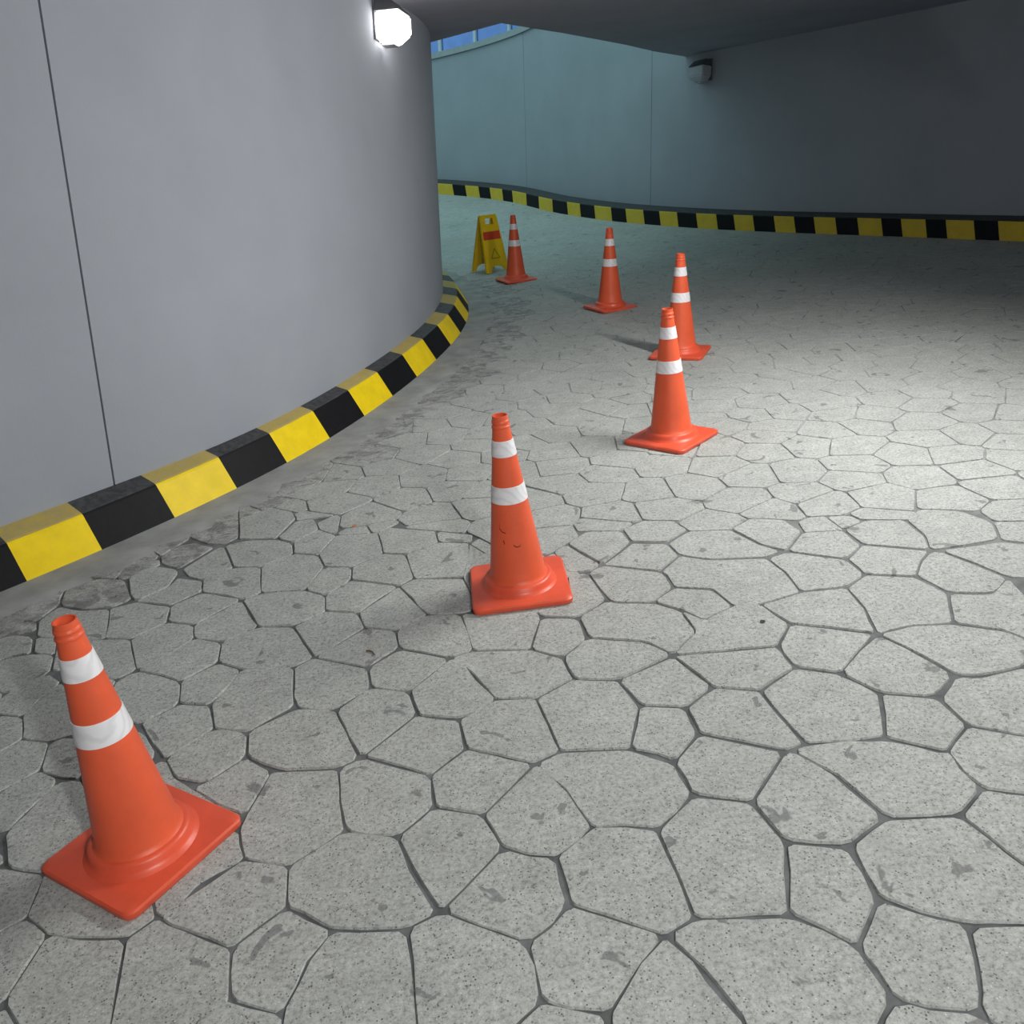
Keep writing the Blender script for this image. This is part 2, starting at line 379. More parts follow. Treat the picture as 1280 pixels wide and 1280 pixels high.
for i, (a, b) in enumerate(zip(sb, sb[1:])):
    fr = []
    for k in range(4):
        sk = a + (b - a) * k / 3; p, nr = ko(sk); fr.append((p, nr * SGN, ko(sk + 0.01)[0] - p))
    kerb_block('kerb_block', ko_, fr, (i - pre) % 2 == 0, PROF_OUT, (M_BLKT, M_BLKT), M_YELO)  # tops of the yellow outer blocks are coloured dark as well
# ---- gutter along the inner kerb
V, F = [], []; n = 260
for i in range(n + 1):
    t = -95 + 155 * i / n; a = math.radians(t)
    ro = rb(t) + 0.262 + 0.03 * math.sin(t * 2.1) + 0.025 * math.sin(t * 5.3 + 1) + random.uniform(-.012, .012)
    for r, z in ((rb(t) - 0.03, 0.014), (rb(t) + 0.10, 0.004), (ro - 0.03, 0.001), (ro, -0.008)):
        u, v = IC.x + r * math.cos(a), IC.y + r * math.sin(a); V.append((u, v, zf(u, v) + z))
for i in range(n):
    for j in range(3): F.append((4 * i + j, 4 * i + j + 1, 4 * i + j + 5, 4 * i + j + 4))
tag(link('trim_1', mesh('trim_1', V, F, M_GUTTER, smooth=True)), 'smooth concrete gutter strip beside the inner kerb', kind='structure')
# ---- paving stones
STONES = [[[-1.352,1.645],[-1.307,1.679],[-1.226,1.62],[-1.248,1.441],[-1.291,1.427],[-1.409,1.605]],[[-1.225,1.618],[-1.135,1.591],[-1.023,1.578],[-0.977,1.353],[-0.968,1.316],[-1.127,1.318],[-1.245,1.439]],[[-1.322,1.823],[-1.19,1.836],[-1.027,1.757],[-0.969,1.633],[-1.006,1.599],[-1.025,1.583],[-1.178,1.602],[-1.227,1.623],[-1.308,1.682]],[[-1.438,1.86],[-1.321,1.82],[-1.307,1.679],[-1.353,1.647],[-1.409,1.605],[-1.538,1.834],[-1.48,1.866]],[[-1.509,2.0],[-1.475,2.093],[-1.45,2.198],[-1.383,2.201],[-1.264,2.058],[-1.193,1.841],[-1.323,1.826],[-1.44,1.863]],[[-1.528,2.266],[-1.457,2.221],[-1.449,2.173],[-1.478,2.1],[-1.513,2.003],[-1.599,2.017],[-1.652,2.146],[-1.613,2.187]],[[-1.666,2.444],[-1.562,2.408],[-1.53,2.27],[-1.615,2.191],[-1.654,2.149],[-1.778,2.322]],[[-1.562,2.408],[-1.51,2.427],[-1.431,2.396],[-1.381,2.208],[-1.454,2.22],[-1.528,2.266]],[[-1.727,2.575],[-1.666,2.444],[-1.778,2.322],[-1.896,2.524],[-1.812,2.601]],[[-1.727,2.575],[-1.709,2.678],[-1.674,2.768],[-1.528,2.609],[-1.471,2.432],[-1.51,2.427],[-1.562,2.408],[-1.663,2.443]],[[-1.861,2.732],[-1.751,2.845],[-1.674,2.768],[-1.711,2.683],[-1.729,2.58],[-1.815,2.606],[-1.883,2.632]],[[-1.887,3.004],[-1.789,2.978],[-1.753,2.851],[-1.813,2.781],[-1.864,2.737],[-1.993,2.823],[-2.034,2.936],[-1.971,2.994]],[[-1.941,3.139],[-1.89,3.011],[-1.974,3.001],[-2.038,2.942],[-2.165,3.134],[-2.081,3.158],[-2.036,3.178]],[[-1.927,3.13],[-1.836,3.11],[-1.789,2.983],[-1.877,3.002]],[[-1.927,3.136],[-1.978,3.272],[-1.942,3.383],[-1.826,3.322],[-1.696,3.305],[-1.623,3.057],[-1.724,3.067]],[[-2.099,3.578],[-1.985,3.535],[-1.948,3.399],[-1.985,3.274],[-2.059,3.284],[-2.107,3.213],[-2.182,3.168],[-2.291,3.452]],[[-1.981,3.534],[-1.877,3.621],[-1.729,3.576],[-1.629,3.371],[-1.699,3.313],[-1.829,3.33],[-1.945,3.398]],[[-1.719,3.589],[-1.622,3.673],[-1.519,3.624],[-1.494,3.586],[-1.499,3.452],[-1.602,3.351],[-1.649,3.417]],[[-1.603,3.344],[-1.499,3.452],[-1.477,3.528],[-1.359,3.469],[-1.333,3.376],[-1.439,3.278]],[[-1.696,3.305],[-1.601,3.337],[-1.434,3.263],[-1.408,3.135],[-1.519,3.033],[-1.623,3.057]],[[-1.639,3.784],[-1.586,3.882],[-1.502,3.894],[-1.393,3.812],[-1.504,3.62],[-1.61,3.695]],[[-1.485,3.615],[-1.38,3.792],[-1.351,3.809],[-1.248,3.57],[-1.332,3.499],[-1.363,3.485],[-1.434,3.525]],[[-1.556,3.963],[-1.573,4.079],[-1.354,4.124],[-1.303,3.893],[-1.354,3.836],[-1.435,3.858]],[[-1.345,3.817],[-1.244,3.85],[-1.106,3.821],[-1.023,3.755],[-0.995,3.639],[-1.119,3.544],[-1.244,3.569]],[[-1.354,4.124],[-1.212,4.234],[-1.084,4.135],[-1.056,4.048],[-1.112,3.832],[-1.291,3.872]],[[-1.104,3.83],[-1.043,4.015],[-0.962,4.02],[-0.917,3.885],[-1.017,3.762]],[[-1.015,3.753],[-0.92,3.877],[-0.824,3.788],[-0.877,3.6],[-0.991,3.638]],[[-0.82,3.786],[-0.624,3.758],[-0.583,3.538],[-0.708,3.438],[-0.826,3.469],[-0.873,3.599]],[[-1.119,3.544],[-0.995,3.639],[-0.876,3.591],[-0.829,3.47],[-0.883,3.273],[-1.068,3.291]],[[-1.246,3.561],[-1.121,3.537],[-1.068,3.291],[-1.135,3.253],[-1.211,3.305],[-1.329,3.361],[-1.359,3.484],[-1.327,3.521]],[[-0.828,3.462],[-0.707,3.431],[-0.7,3.312],[-0.787,3.202],[-0.88,3.272]],[[-1.067,3.283],[-0.983,3.277],[-0.882,3.266],[-0.786,3.195],[-0.767,3.068],[-0.875,2.99],[-1.014,3.009],[-1.13,3.245]],[[-1.433,3.27],[-1.327,3.354],[-1.209,3.297],[-1.139,3.253],[-1.218,3.167],[-1.28,3.087],[-1.404,3.134]],[[-1.288,3.083],[-1.134,3.245],[-1.083,3.136],[-1.017,3.01],[-1.135,2.926],[-1.254,2.975]],[[-1.513,3.026],[-1.405,3.129],[-1.288,3.083],[-1.256,2.981],[-1.332,2.863],[-1.413,2.796]],[[-1.621,3.05],[-1.516,3.027],[-1.472,2.926],[-1.416,2.797],[-1.469,2.751],[-1.553,2.769],[-1.634,2.879],[-1.722,3.061]],[[-1.411,2.79],[-1.332,2.863],[-1.251,2.974],[-1.136,2.92],[-1.114,2.785],[-1.22,2.686],[-1.309,2.744]],[[-1.465,2.741],[-1.409,2.785],[-1.307,2.738],[-1.219,2.68],[-1.184,2.546],[-1.283,2.456],[-1.36,2.488],[-1.453,2.595]],[[-1.133,2.92],[-1.016,3.004],[-0.875,2.972],[-0.81,2.838],[-0.762,2.742],[-0.825,2.693],[-0.912,2.692],[-1.011,2.717],[-1.112,2.78]],[[-0.873,2.977],[-0.767,3.068],[-0.633,3.018],[-0.597,2.909],[-0.689,2.811],[-0.76,2.747]],[[-0.768,3.075],[-0.786,3.195],[-0.696,3.311],[-0.489,3.204],[-0.543,3.15],[-0.634,3.025]],[[-0.697,3.318],[-0.704,3.43],[-0.582,3.529],[-0.482,3.495],[-0.455,3.396],[-0.431,3.266],[-0.489,3.211]],[[-0.624,3.758],[-0.576,3.807],[-0.356,3.701],[-0.342,3.587],[-0.479,3.502],[-0.579,3.537]],[[-0.341,3.578],[-0.21,3.542],[-0.196,3.443],[-0.223,3.221],[-0.43,3.258],[-0.478,3.494]],[[-0.203,3.524],[-0.135,3.411],[0.012,3.349],[-0.002,3.104],[-0.191,3.052],[-0.23,3.215],[-0.213,3.355]],[[-0.486,3.203],[-0.43,3.251],[-0.23,3.208],[-0.191,3.052],[-0.186,2.945],[-0.237,2.932],[-0.365,2.956],[-0.402,3.02],[-0.427,3.089]],[[-0.63,3.018],[-0.488,3.197],[-0.434,3.091],[-0.365,2.95],[-0.477,2.864],[-0.594,2.908]],[[-0.593,2.902],[-0.476,2.859],[-0.456,2.739],[-0.559,2.633],[-0.759,2.741],[-0.688,2.806]],[[-0.476,2.859],[-0.365,2.95],[-0.237,2.926],[-0.207,2.787],[-0.191,2.661],[-0.271,2.632],[-0.456,2.739]],[[-0.234,2.926],[-0.162,2.903],[0.039,2.91],[0.057,2.835],[0.005,2.628],[-0.191,2.661]],[[-0.452,2.728],[-0.271,2.627],[-0.402,2.459],[-0.533,2.508],[-0.556,2.627]],[[-0.821,2.688],[-0.761,2.736],[-0.559,2.628],[-0.536,2.509],[-0.635,2.412],[-0.699,2.412],[-0.764,2.442],[-0.792,2.51]],[[-1.01,2.712],[-0.824,2.688],[-0.782,2.454],[-0.906,2.343],[-1.019,2.377],[-1.068,2.515],[-1.034,2.614]],[[-1.219,2.68],[-1.111,2.774],[-1.013,2.713],[-1.034,2.614],[-1.072,2.52],[-1.182,2.546]],[[-1.283,2.456],[-1.18,2.541],[-1.07,2.51],[-1.023,2.381],[-1.085,2.312],[-1.143,2.258],[-1.205,2.334]],[[-1.142,2.254],[-1.084,2.308],[-1.019,2.377],[-0.905,2.339],[-0.883,2.218],[-0.986,2.114],[-1.086,2.16]],[[-0.901,2.342],[-0.768,2.434],[-0.639,2.405],[-0.587,2.279],[-0.536,2.152],[-0.59,2.115],[-0.762,2.135],[-0.879,2.214]],[[-0.98,2.11],[-0.881,2.211],[-0.79,2.133],[-0.827,1.963],[-0.92,2.017],[-1.012,2.098]],[[-1.139,2.246],[-1.085,2.156],[-1.012,2.098],[-0.92,2.017],[-0.838,1.956],[-0.937,1.911],[-1.117,2.066],[-1.191,2.218]],[[-0.788,2.132],[-0.725,2.125],[-0.591,2.108],[-0.564,1.973],[-0.538,1.855],[-0.595,1.807],[-0.67,1.75],[-0.789,1.79],[-0.833,1.906],[-0.824,1.959]],[[-0.833,1.903],[-0.791,1.791],[-0.895,1.724],[-0.937,1.631],[-0.97,1.636],[-1.007,1.715],[-1.004,1.78],[-0.914,1.907]],[[-0.956,1.629],[-0.935,1.655],[-0.789,1.787],[-0.669,1.748],[-0.651,1.618],[-0.76,1.517],[-0.852,1.568],[-0.93,1.606]],[[-0.963,1.628],[-0.929,1.604],[-0.851,1.565],[-0.759,1.513],[-0.727,1.378],[-0.788,1.335],[-0.8,1.295],[-0.968,1.316],[-0.977,1.353],[-1.021,1.578],[-1.002,1.593]],[[-0.757,1.512],[-0.651,1.616],[-0.556,1.553],[-0.525,1.531],[-0.569,1.457],[-0.606,1.33],[-0.726,1.378]],[[-0.525,1.529],[-0.351,1.508],[-0.333,1.425],[-0.311,1.234],[-0.596,1.27],[-0.603,1.328],[-0.567,1.457]],[[-0.667,1.747],[-0.594,1.804],[-0.538,1.85],[-0.397,1.81],[-0.354,1.694],[-0.286,1.551],[-0.351,1.513],[-0.526,1.535],[-0.557,1.558],[-0.65,1.621]],[[-0.587,2.108],[-0.523,2.146],[-0.429,2.094],[-0.317,2.029],[-0.304,1.904],[-0.395,1.812],[-0.482,1.829],[-0.532,1.854],[-0.567,1.973]],[[-0.517,2.152],[-0.371,2.323],[-0.295,2.288],[-0.238,2.269],[-0.22,2.135],[-0.318,2.036],[-0.418,2.099]],[[-0.633,2.399],[-0.535,2.504],[-0.402,2.454],[-0.372,2.332],[-0.524,2.154],[-0.577,2.258]],[[-0.399,2.454],[-0.268,2.626],[-0.23,2.613],[-0.181,2.478],[-0.121,2.363],[-0.176,2.302],[-0.24,2.286],[-0.364,2.322]],[[-0.263,2.63],[-0.191,2.655],[0.005,2.623],[0.108,2.546],[0.132,2.423],[0.005,2.343],[-0.121,2.363],[-0.194,2.528]],[[-0.238,2.273],[-0.122,2.355],[0.002,2.339],[0.033,2.202],[0.053,2.075],[-0.024,2.036],[-0.127,2.09],[-0.215,2.138]],[[-0.315,2.029],[-0.215,2.127],[-0.127,2.082],[-0.027,2.029],[-0.17,1.855],[-0.299,1.904]],[[-0.302,1.901],[-0.17,1.849],[-0.124,1.73],[-0.199,1.637],[-0.275,1.552],[-0.348,1.693],[-0.392,1.809]],[[-0.168,1.851],[-0.02,2.025],[0.006,2.013],[0.062,1.899],[0.108,1.766],[0.063,1.714],[0.009,1.68],[-0.059,1.696],[-0.122,1.733]],[[-0.013,2.027],[0.052,2.064],[0.25,2.043],[0.359,1.964],[0.381,1.838],[0.328,1.778],[0.272,1.733],[0.19,1.755],[0.109,1.762],[0.053,1.913]],[[0.057,2.074],[0.009,2.337],[0.134,2.418],[0.271,2.381],[0.313,2.24],[0.252,2.049]],[[-0.122,1.724],[-0.059,1.691],[0.007,1.675],[0.008,1.601],[0.02,1.528],[-0.028,1.472],[-0.079,1.44],[-0.181,1.498],[-0.269,1.551]],[[0.013,1.677],[0.109,1.757],[0.19,1.752],[0.266,1.723],[0.286,1.584],[0.295,1.45],[0.227,1.416],[0.176,1.445],[0.101,1.489],[0.029,1.531]],[[-0.271,1.545],[-0.182,1.493],[-0.081,1.436],[-0.065,1.378],[-0.06,1.291],[-0.119,1.241],[-0.186,1.202],[-0.311,1.226],[-0.333,1.425],[-0.349,1.508]],[[-0.075,1.435],[-0.028,1.467],[0.023,1.523],[0.1,1.482],[0.175,1.441],[0.221,1.413],[0.159,1.352],[0.075,1.247],[-0.02,1.271],[-0.056,1.293]],[[-0.112,1.241],[-0.055,1.285],[0.066,1.239],[0.056,1.172],[-0.122,1.194]],[[0.079,1.241],[0.159,1.35],[0.222,1.409],[0.268,1.343],[0.304,1.253],[0.338,1.187],[0.321,1.14],[0.072,1.17]],[[0.232,1.414],[0.298,1.447],[0.388,1.436],[0.498,1.425],[0.562,1.378],[0.613,1.328],[0.63,1.207],[0.586,1.156],[0.555,1.111],[0.33,1.139],[0.341,1.189],[0.287,1.315]],[[0.272,1.725],[0.382,1.826],[0.522,1.778],[0.56,1.636],[0.499,1.434],[0.389,1.441],[0.299,1.451],[0.29,1.559]],[[0.567,1.632],[0.697,1.593],[0.706,1.518],[0.702,1.446],[0.615,1.333],[0.564,1.384],[0.506,1.433]],[[0.527,1.781],[0.668,1.953],[0.689,1.956],[0.758,1.851],[0.817,1.681],[0.705,1.608],[0.634,1.624],[0.569,1.645],[0.544,1.709]],[[0.365,1.97],[0.456,2.073],[0.55,2.02],[0.662,1.954],[0.525,1.787],[0.387,1.837]],[[0.461,2.083],[0.451,2.201],[0.554,2.284],[0.68,2.242],[0.704,2.113],[0.725,1.984],[0.673,1.966],[0.564,2.028]],[[0.315,2.24],[0.446,2.202],[0.454,2.081],[0.364,1.974],[0.312,2.021],[0.256,2.049]],[[0.274,2.385],[0.469,2.479],[0.494,2.417],[0.549,2.294],[0.448,2.21],[0.317,2.248]],[[0.135,2.422],[0.111,2.546],[0.207,2.652],[0.396,2.584],[0.469,2.493],[0.273,2.39]],[[0.059,2.828],[0.19,2.793],[0.205,2.652],[0.109,2.556],[0.008,2.628]],[[0.194,2.803],[0.309,2.894],[0.341,2.869],[0.472,2.838],[0.556,2.765],[0.577,2.612],[0.472,2.493],[0.397,2.594],[0.211,2.661]],[[0.042,2.909],[0.188,2.929],[0.188,3.138],[0.267,3.131],[0.308,2.907],[0.191,2.804],[0.06,2.84]],[[0.271,3.137],[0.331,3.178],[0.544,3.068],[0.557,3.038],[0.563,2.938],[0.474,2.849],[0.343,2.88],[0.315,2.911]],[[0.479,2.848],[0.568,2.931],[0.703,2.879],[0.739,2.751],[0.622,2.682],[0.559,2.77]],[[0.56,2.758],[0.62,2.677],[0.743,2.744],[0.836,2.739],[0.89,2.594],[0.808,2.474],[0.626,2.484],[0.477,2.492],[0.577,2.612]],[[0.475,2.482],[0.624,2.475],[0.808,2.464],[0.811,2.425],[0.822,2.343],[0.709,2.266],[0.685,2.249],[0.556,2.292],[0.501,2.425]],[[0.548,3.074],[0.644,3.183],[0.76,3.116],[0.963,3.077],[0.992,2.954],[0.998,2.795],[0.837,2.745],[0.746,2.755],[0.706,2.891],[0.568,2.944],[0.562,3.05]],[[0.971,3.082],[1.052,3.111],[1.243,2.99],[1.257,2.868],[1.167,2.796],[1.0,2.801],[0.994,2.96]],[[1.165,2.785],[1.26,2.86],[1.419,2.801],[1.469,2.669],[1.42,2.547],[1.396,2.489],[1.265,2.503],[1.145,2.479],[1.166,2.639]],[[0.838,2.739],[0.996,2.79],[1.16,2.786],[1.164,2.634],[1.14,2.485],[1.019,2.543],[0.894,2.598]],[[0.894,2.588],[1.015,2.534],[1.132,2.472],[1.055,2.401],[0.948,2.29],[0.827,2.351],[0.817,2.428],[0.815,2.472]],[[1.14,2.465],[1.188,2.381],[1.237,2.27],[1.256,2.209],[1.198,2.154],[1.151,2.127],[1.021,2.169],[0.949,2.286],[1.054,2.396]],[[0.715,2.26],[0.823,2.339],[0.941,2.279],[0.982,2.219],[1.014,2.163],[0.951,1.978],[0.849,1.975],[0.737,1.985],[0.706,2.116],[0.687,2.24]],[[1.019,2.158],[1.146,2.116],[1.162,2.101],[1.18,1.977],[1.078,1.889],[1.016,1.927],[0.952,1.97]],[[1.148,2.473],[1.265,2.498],[1.396,2.479],[1.478,2.43],[1.531,2.398],[1.563,2.342],[1.477,2.215],[1.324,2.195],[1.269,2.215],[1.245,2.277],[1.192,2.39]],[[1.172,2.107],[1.263,2.199],[1.318,2.184],[1.47,2.203],[1.556,2.185],[1.398,1.908],[1.303,1.912],[1.187,1.983]],[[0.736,1.975],[0.848,1.972],[0.946,1.957],[1.012,1.918],[1.07,1.877],[1.089,1.877],[1.079,1.801],[1.093,1.738],[1.0,1.662],[0.916,1.667],[0.827,1.682],[0.764,1.857],[0.686,1.96]],[[1.079,1.882],[1.18,1.974],[1.299,1.906],[1.394,1.902],[1.26,1.666],[1.184,1.705],[1.1,1.74],[1.083,1.801]],[[1.096,1.732],[1.179,1.697],[1.255,1.658],[1.117,1.434],[1.06,1.487],[1.028,1.582],[1.001,1.656]],[[0.821,1.672],[0.913,1.662],[0.993,1.652],[1.025,1.577],[1.056,1.483],[1.111,1.424],[1.05,1.325],[0.974,1.34],[0.863,1.356],[0.779,1.398],[0.711,1.449],[0.708,1.522],[0.709,1.599]],[[0.704,1.439],[0.777,1.391],[0.857,1.351],[0.83,1.267],[0.803,1.197],[0.778,1.158],[0.694,1.181],[0.64,1.206],[0.619,1.329]],[[0.86,1.348],[0.971,1.334],[1.063,1.319],[0.924,1.097],[0.802,1.12],[0.785,1.154],[0.807,1.196],[0.836,1.275]],[[0.641,1.2],[0.692,1.176],[0.779,1.152],[0.8,1.117],[0.759,1.07],[0.555,1.095],[0.59,1.155]],[[1.474,2.668],[1.603,2.631],[1.712,2.722],[1.701,2.595],[1.665,2.495],[1.631,2.492],[1.533,2.407],[1.483,2.438],[1.403,2.487],[1.424,2.551]],[[1.427,2.812],[1.496,2.917],[1.558,2.976],[1.59,2.974],[1.661,2.842],[1.712,2.728],[1.655,2.67],[1.608,2.641],[1.477,2.679]],[[1.265,2.872],[1.248,2.996],[1.347,3.097],[1.555,2.984],[1.494,2.918],[1.424,2.813]],[[1.058,3.116],[1.164,3.26],[1.324,3.239],[1.335,3.129],[1.342,3.091],[1.247,3.003]],[[0.906,3.372],[1.006,3.452],[1.137,3.397],[1.166,3.275],[1.057,3.124],[0.976,3.204]],[[0.622,3.308],[0.726,3.399],[0.897,3.367],[0.974,3.198],[1.031,3.123],[0.97,3.09],[0.761,3.123],[0.644,3.197]],[[0.338,3.183],[0.479,3.347],[0.617,3.302],[0.64,3.191],[0.547,3.081]],[[0.214,3.419],[0.311,3.514],[0.459,3.473],[0.478,3.363],[0.333,3.192],[0.275,3.302]],[[0.464,3.488],[0.563,3.554],[0.69,3.517],[0.726,3.415],[0.622,3.324],[0.483,3.37]],[[0.19,3.151],[0.174,3.284],[0.146,3.352],[0.209,3.405],[0.273,3.288],[0.326,3.187],[0.269,3.145]],[[1.329,3.245],[1.45,3.307],[1.588,3.267],[1.593,3.096],[1.561,2.996],[1.35,3.103]],[[1.597,3.273],[1.691,3.354],[1.83,3.296],[1.892,3.164],[1.841,3.013],[1.602,2.992],[1.564,2.995],[1.602,3.108]],[[1.599,2.979],[1.83,2.994],[1.925,2.94],[1.789,2.709],[1.72,2.732],[1.667,2.853]],[[1.897,3.163],[2.036,3.131],[1.932,2.952],[1.842,3.005]]]
def area2(P): return sum(P[i][0] * P[(i + 1) % len(P)][1] - P[(i + 1) % len(P)][0] * P[i][1] for i in range(len(P)))
def inside(P, x, y):
    c = False
    for i in range(len(P)):
        (x0, y0), (x1, y1) = P[i], P[i - 1]
        if (y0 > y) != (y1 > y) and x < (x1 - x0) * (y - y0) / (y1 - y0) + x0: c = not c
    return c
def clip(P, ax, ay, c):                                                # keep ax*x+ay*y <= c
    out = []
    for i in range(len(P)):
        p, q = P[i], P[(i + 1) % len(P)]; dp = ax * p[0] + ay * p[1] - c; dq = ax * q[0] + ay * q[1] - c
        if dp <= 0: out.append(p)
        if (dp < 0 < dq) or (dq < 0 < dp):
            t = dp / (dp - dq); out.append((p[0] + (q[0] - p[0]) * t, p[1] + (q[1] - p[1]) * t))
    return out
def inset(P, g):
    n = len(P); out = []
    for i in range(n):
        a, b, c = Vector(P[i - 1]), Vector(P[i]), Vector(P[(i + 1) % n]); d1, d2 = (b - a), (c - b)
        if d1.length < 1e-6 or d2.length < 1e-6: continue
        d1.normalize(); d2.normalize(); n1, n2 = Vector((-d1.y, d1.x)), Vector((-d2.y, d2.x)); m = n1 + n2
        if m.length < 0.3: out.append(b + n1 * g); continue
        m.normalize(); out.append(b + m * (g / max(0.45, m.dot(n1))))
    return out
def rounded(P, r):
    out = []; n = len(P)
    for i in range(n):
        a, b, c = P[i - 1], P[i], P[(i + 1) % n]; la, lc = (a - b).length, (c - b).length
        d1 = (b - a).normalized(); d2 = (c - b).normalized()
        if d1.dot(d2) > 0.965: out.append(b); continue
        out.append(b + (a - b) * min(0.38, r / max(la, 1e-4))); out.append(b + (c - b) * min(0.38, r / max(lc, 1e-4)))
    return out
traced = [p if area2(p) > 0 else p[::-1] for p in STONES]
cells = [(p, True) for p in traced]
tb = [(min(q[0] for q in p), max(q[0] for q in p), min(q[1] for q in p), max(q[1] for q in p)) for p in traced]
rs = random.Random(21); seeds = []; A = 0.262; row = 0; y = -2.2
def side_ok(u, v, m):
    if (Vector((u, v)) - IC).length < R_BASE + 0.26 + m: return False
    return True
KOa = np.array([(p.x, p.y) for p in KO]); KNa = np.array([tuple(ko(s)[1] * SGN) for s in KS])
def kerb_gap(u, v):
    d = KOa - np.array((u, v)); i = int((d ** 2).sum(1).argmin()); return float((d[i] * KNa[i]).sum()), i
while y < FAR_V + 0.5:
    x = -3.2 + (row % 2) * A / 2
    while x < 6.6:
        u, v = x + rs.uniform(-.075, .075), y + rs.uniform(-.075, .075); x += A
        if not side_ok(u, v, 0.06): continue
        if kerb_gap(u, v)[0] < 0.07: continue
        seeds.append((u, v))
    y += A * 0.866; row += 1
allseeds = np.array(seeds)
for (u, v) in seeds:
    bad = False; near = []
    for p, b in zip(traced, tb):
        if b[0] - .6 < u < b[1] + .6 and b[2] - .6 < v < b[3] + .6:
            if inside(p, u, v): bad = True; break
            near.append(p)
    if bad: continue
    P = [(u - .5, v - .5), (u + .5, v - .5), (u + .5, v + .5), (u - .5, v + .5)]
    d2 = ((allseeds - (u, v)) ** 2).sum(1)
    for j in np.where((d2 > 1e-9) & (d2 < 0.7))[0]:
        qx, qy = allseeds[j]; ax, ay = qx - u, qy - v
        P = clip(P, ax, ay, (ax * (qx + u) + ay * (qy + v)) / 2)
        if len(P) < 3: break
    for p in near:
        best = None
        for i in range(len(p)):
            (x0, y0), (x1, y1) = p[i], p[(i + 1) % len(p)]; L = math.hypot(x1 - x0, y1 - y0)
            if L < 1e-4: continue
            nx, ny = (y1 - y0) / L, -(x1 - x0) / L; s = nx * (u - x0) + ny * (v - y0)
            if best is None or s > best[0]: best = (s, nx, ny, x0, y0)
        s, nx, ny, x0, y0 = best
        if len(P) >= 3: P = clip(P, -nx, -ny, -(nx * x0 + ny * y0) - 0.001)
    d = Vector((u, v)) - IC; dn = d.normalized()
    if d.length < R_BASE + 0.8 and len(P) >= 3: P = clip(P, -dn.x, -dn.y, -(dn.dot(IC) + R_BASE + 0.215))
    gp, ig = kerb_gap(u, v)
    if gp < 0.6 and len(P) >= 3:
        nk = KNa[ig]; P = clip(P, nk[0], nk[1], float((KOa[ig] * nk).sum()) + 0.01)
    if len(P) >= 3: P = clip(P, 0, 1, FAR_V + 0.02)
    if len(P) < 3 or abs(area2(P)) / 2 < 0.006: continue
    # drop tiny edges
    Q = []
    for q in P:
        if not Q or math.hypot(q[0] - Q[-1][0], q[1] - Q[-1][1]) > 0.025: Q.append(q)
    if len(Q) > 3 and math.hypot(Q[0][0] - Q[-1][0], Q[0][1] - Q[-1][1]) < 0.025: Q.pop()
    if len(Q) >= 3: cells.append((Q if area2(Q) > 0 else Q[::-1], False))
# small filler stones where gaps are left
cb = [(min(q[0] for q in p) - .02, max(q[0] for q in p) + .02, min(q[1] for q in p) - .02, max(q[1] for q in p) + .02) for p, _ in cells]
cba = np.array(cb)
def edge_clear(p, u, v):
    m = 9
    for i in range(len(p)):
        a, b2 = Vector(p[i]), Vector(p[(i + 1) % len(p)]); d = b2 - a; t = max(0, min(1, (Vector((u, v)) - a).dot(d) / max(d.length_squared, 1e-9)))
        m = min(m, (Vector((u, v)) - a - d * t).length)
    return m
fill = []
gy = 0.4
while gy < 6.5:
    gx = -2.6
    while gx < 4.5:
        u, v = gx, gy; gx += 0.05
        if not side_ok(u, v, 0.0): continue
        if any((u - a) ** 2 + (v - b_) ** 2 < 0.13 ** 2 for a, b_ in fill): continue
        idx = np.where((cba[:, 0] < u) & (cba[:, 1] > u) & (cba[:, 2] < v) & (cba[:, 3] > v))[0]
        if any(inside(cells[j][0], u, v) or edge_clear(cells[j][0], u, v) < 0.022 for j in idx): continue
        fill.append((u, v))
    gy += 0.05
base_n = len(cells)
for (u, v) in fill:
    P = [(u - .2, v - .2), (u + .2, v - .2), (u + .2, v + .2), (u - .2, v + .2)]
    for (qx, qy) in fill:
        if (qx, qy) != (u, v) and abs(qx - u) < .5 and abs(qy - v) < .5: P = clip(P, qx - u, qy - v, ((qx - u) * (qx + u) + (qy - v) * (qy + v)) / 2)
        if len(P) < 3: break
    for j in np.where((cba[:base_n, 0] < u + .3) & (cba[:base_n, 1] > u - .3) & (cba[:base_n, 2] < v + .3) & (cba[:base_n, 3] > v - .3))[0]:
        p = cells[j][0]; best = None
        for i in range(len(p)):
            (x0, y0), (x1, y1) = p[i], p[(i + 1) % len(p)]; L = math.hypot(x1 - x0, y1 - y0)
            if L < 1e-4: continue
            nx, ny = (y1 - y0) / L, -(x1 - x0) / L; s = nx * (u - x0) + ny * (v - y0)
            if best is None or s > best[0]: best = (s, nx, ny, x0, y0)
        s, nx, ny, x0, y0 = best
        if len(P) >= 3: P = clip(P, -nx, -ny, -(nx * x0 + ny * y0) - 0.001)
    dn = (Vector((u, v)) - IC); L = dn.length; dn = dn.normalized()
    if L < R_BASE + 0.7 and len(P) >= 3: P = clip(P, -dn.x, -dn.y, -(dn.dot(IC) + R_BASE + 0.215))
    Q = []
    for q in P:
        if not Q or math.hypot(q[0] - Q[-1][0], q[1] - Q[-1][1]) > 0.012: Q.append(q)
    if len(Q) >= 3 and abs(area2(Q)) / 2 > 0.0012: cells.append((Q if area2(Q) > 0 else Q[::-1], False))
_rot = Matrix(((_r.x, _r.y, _r.z), (_u.x, _u.y, _u.z), (_b.x, _b.y, _b.z)))
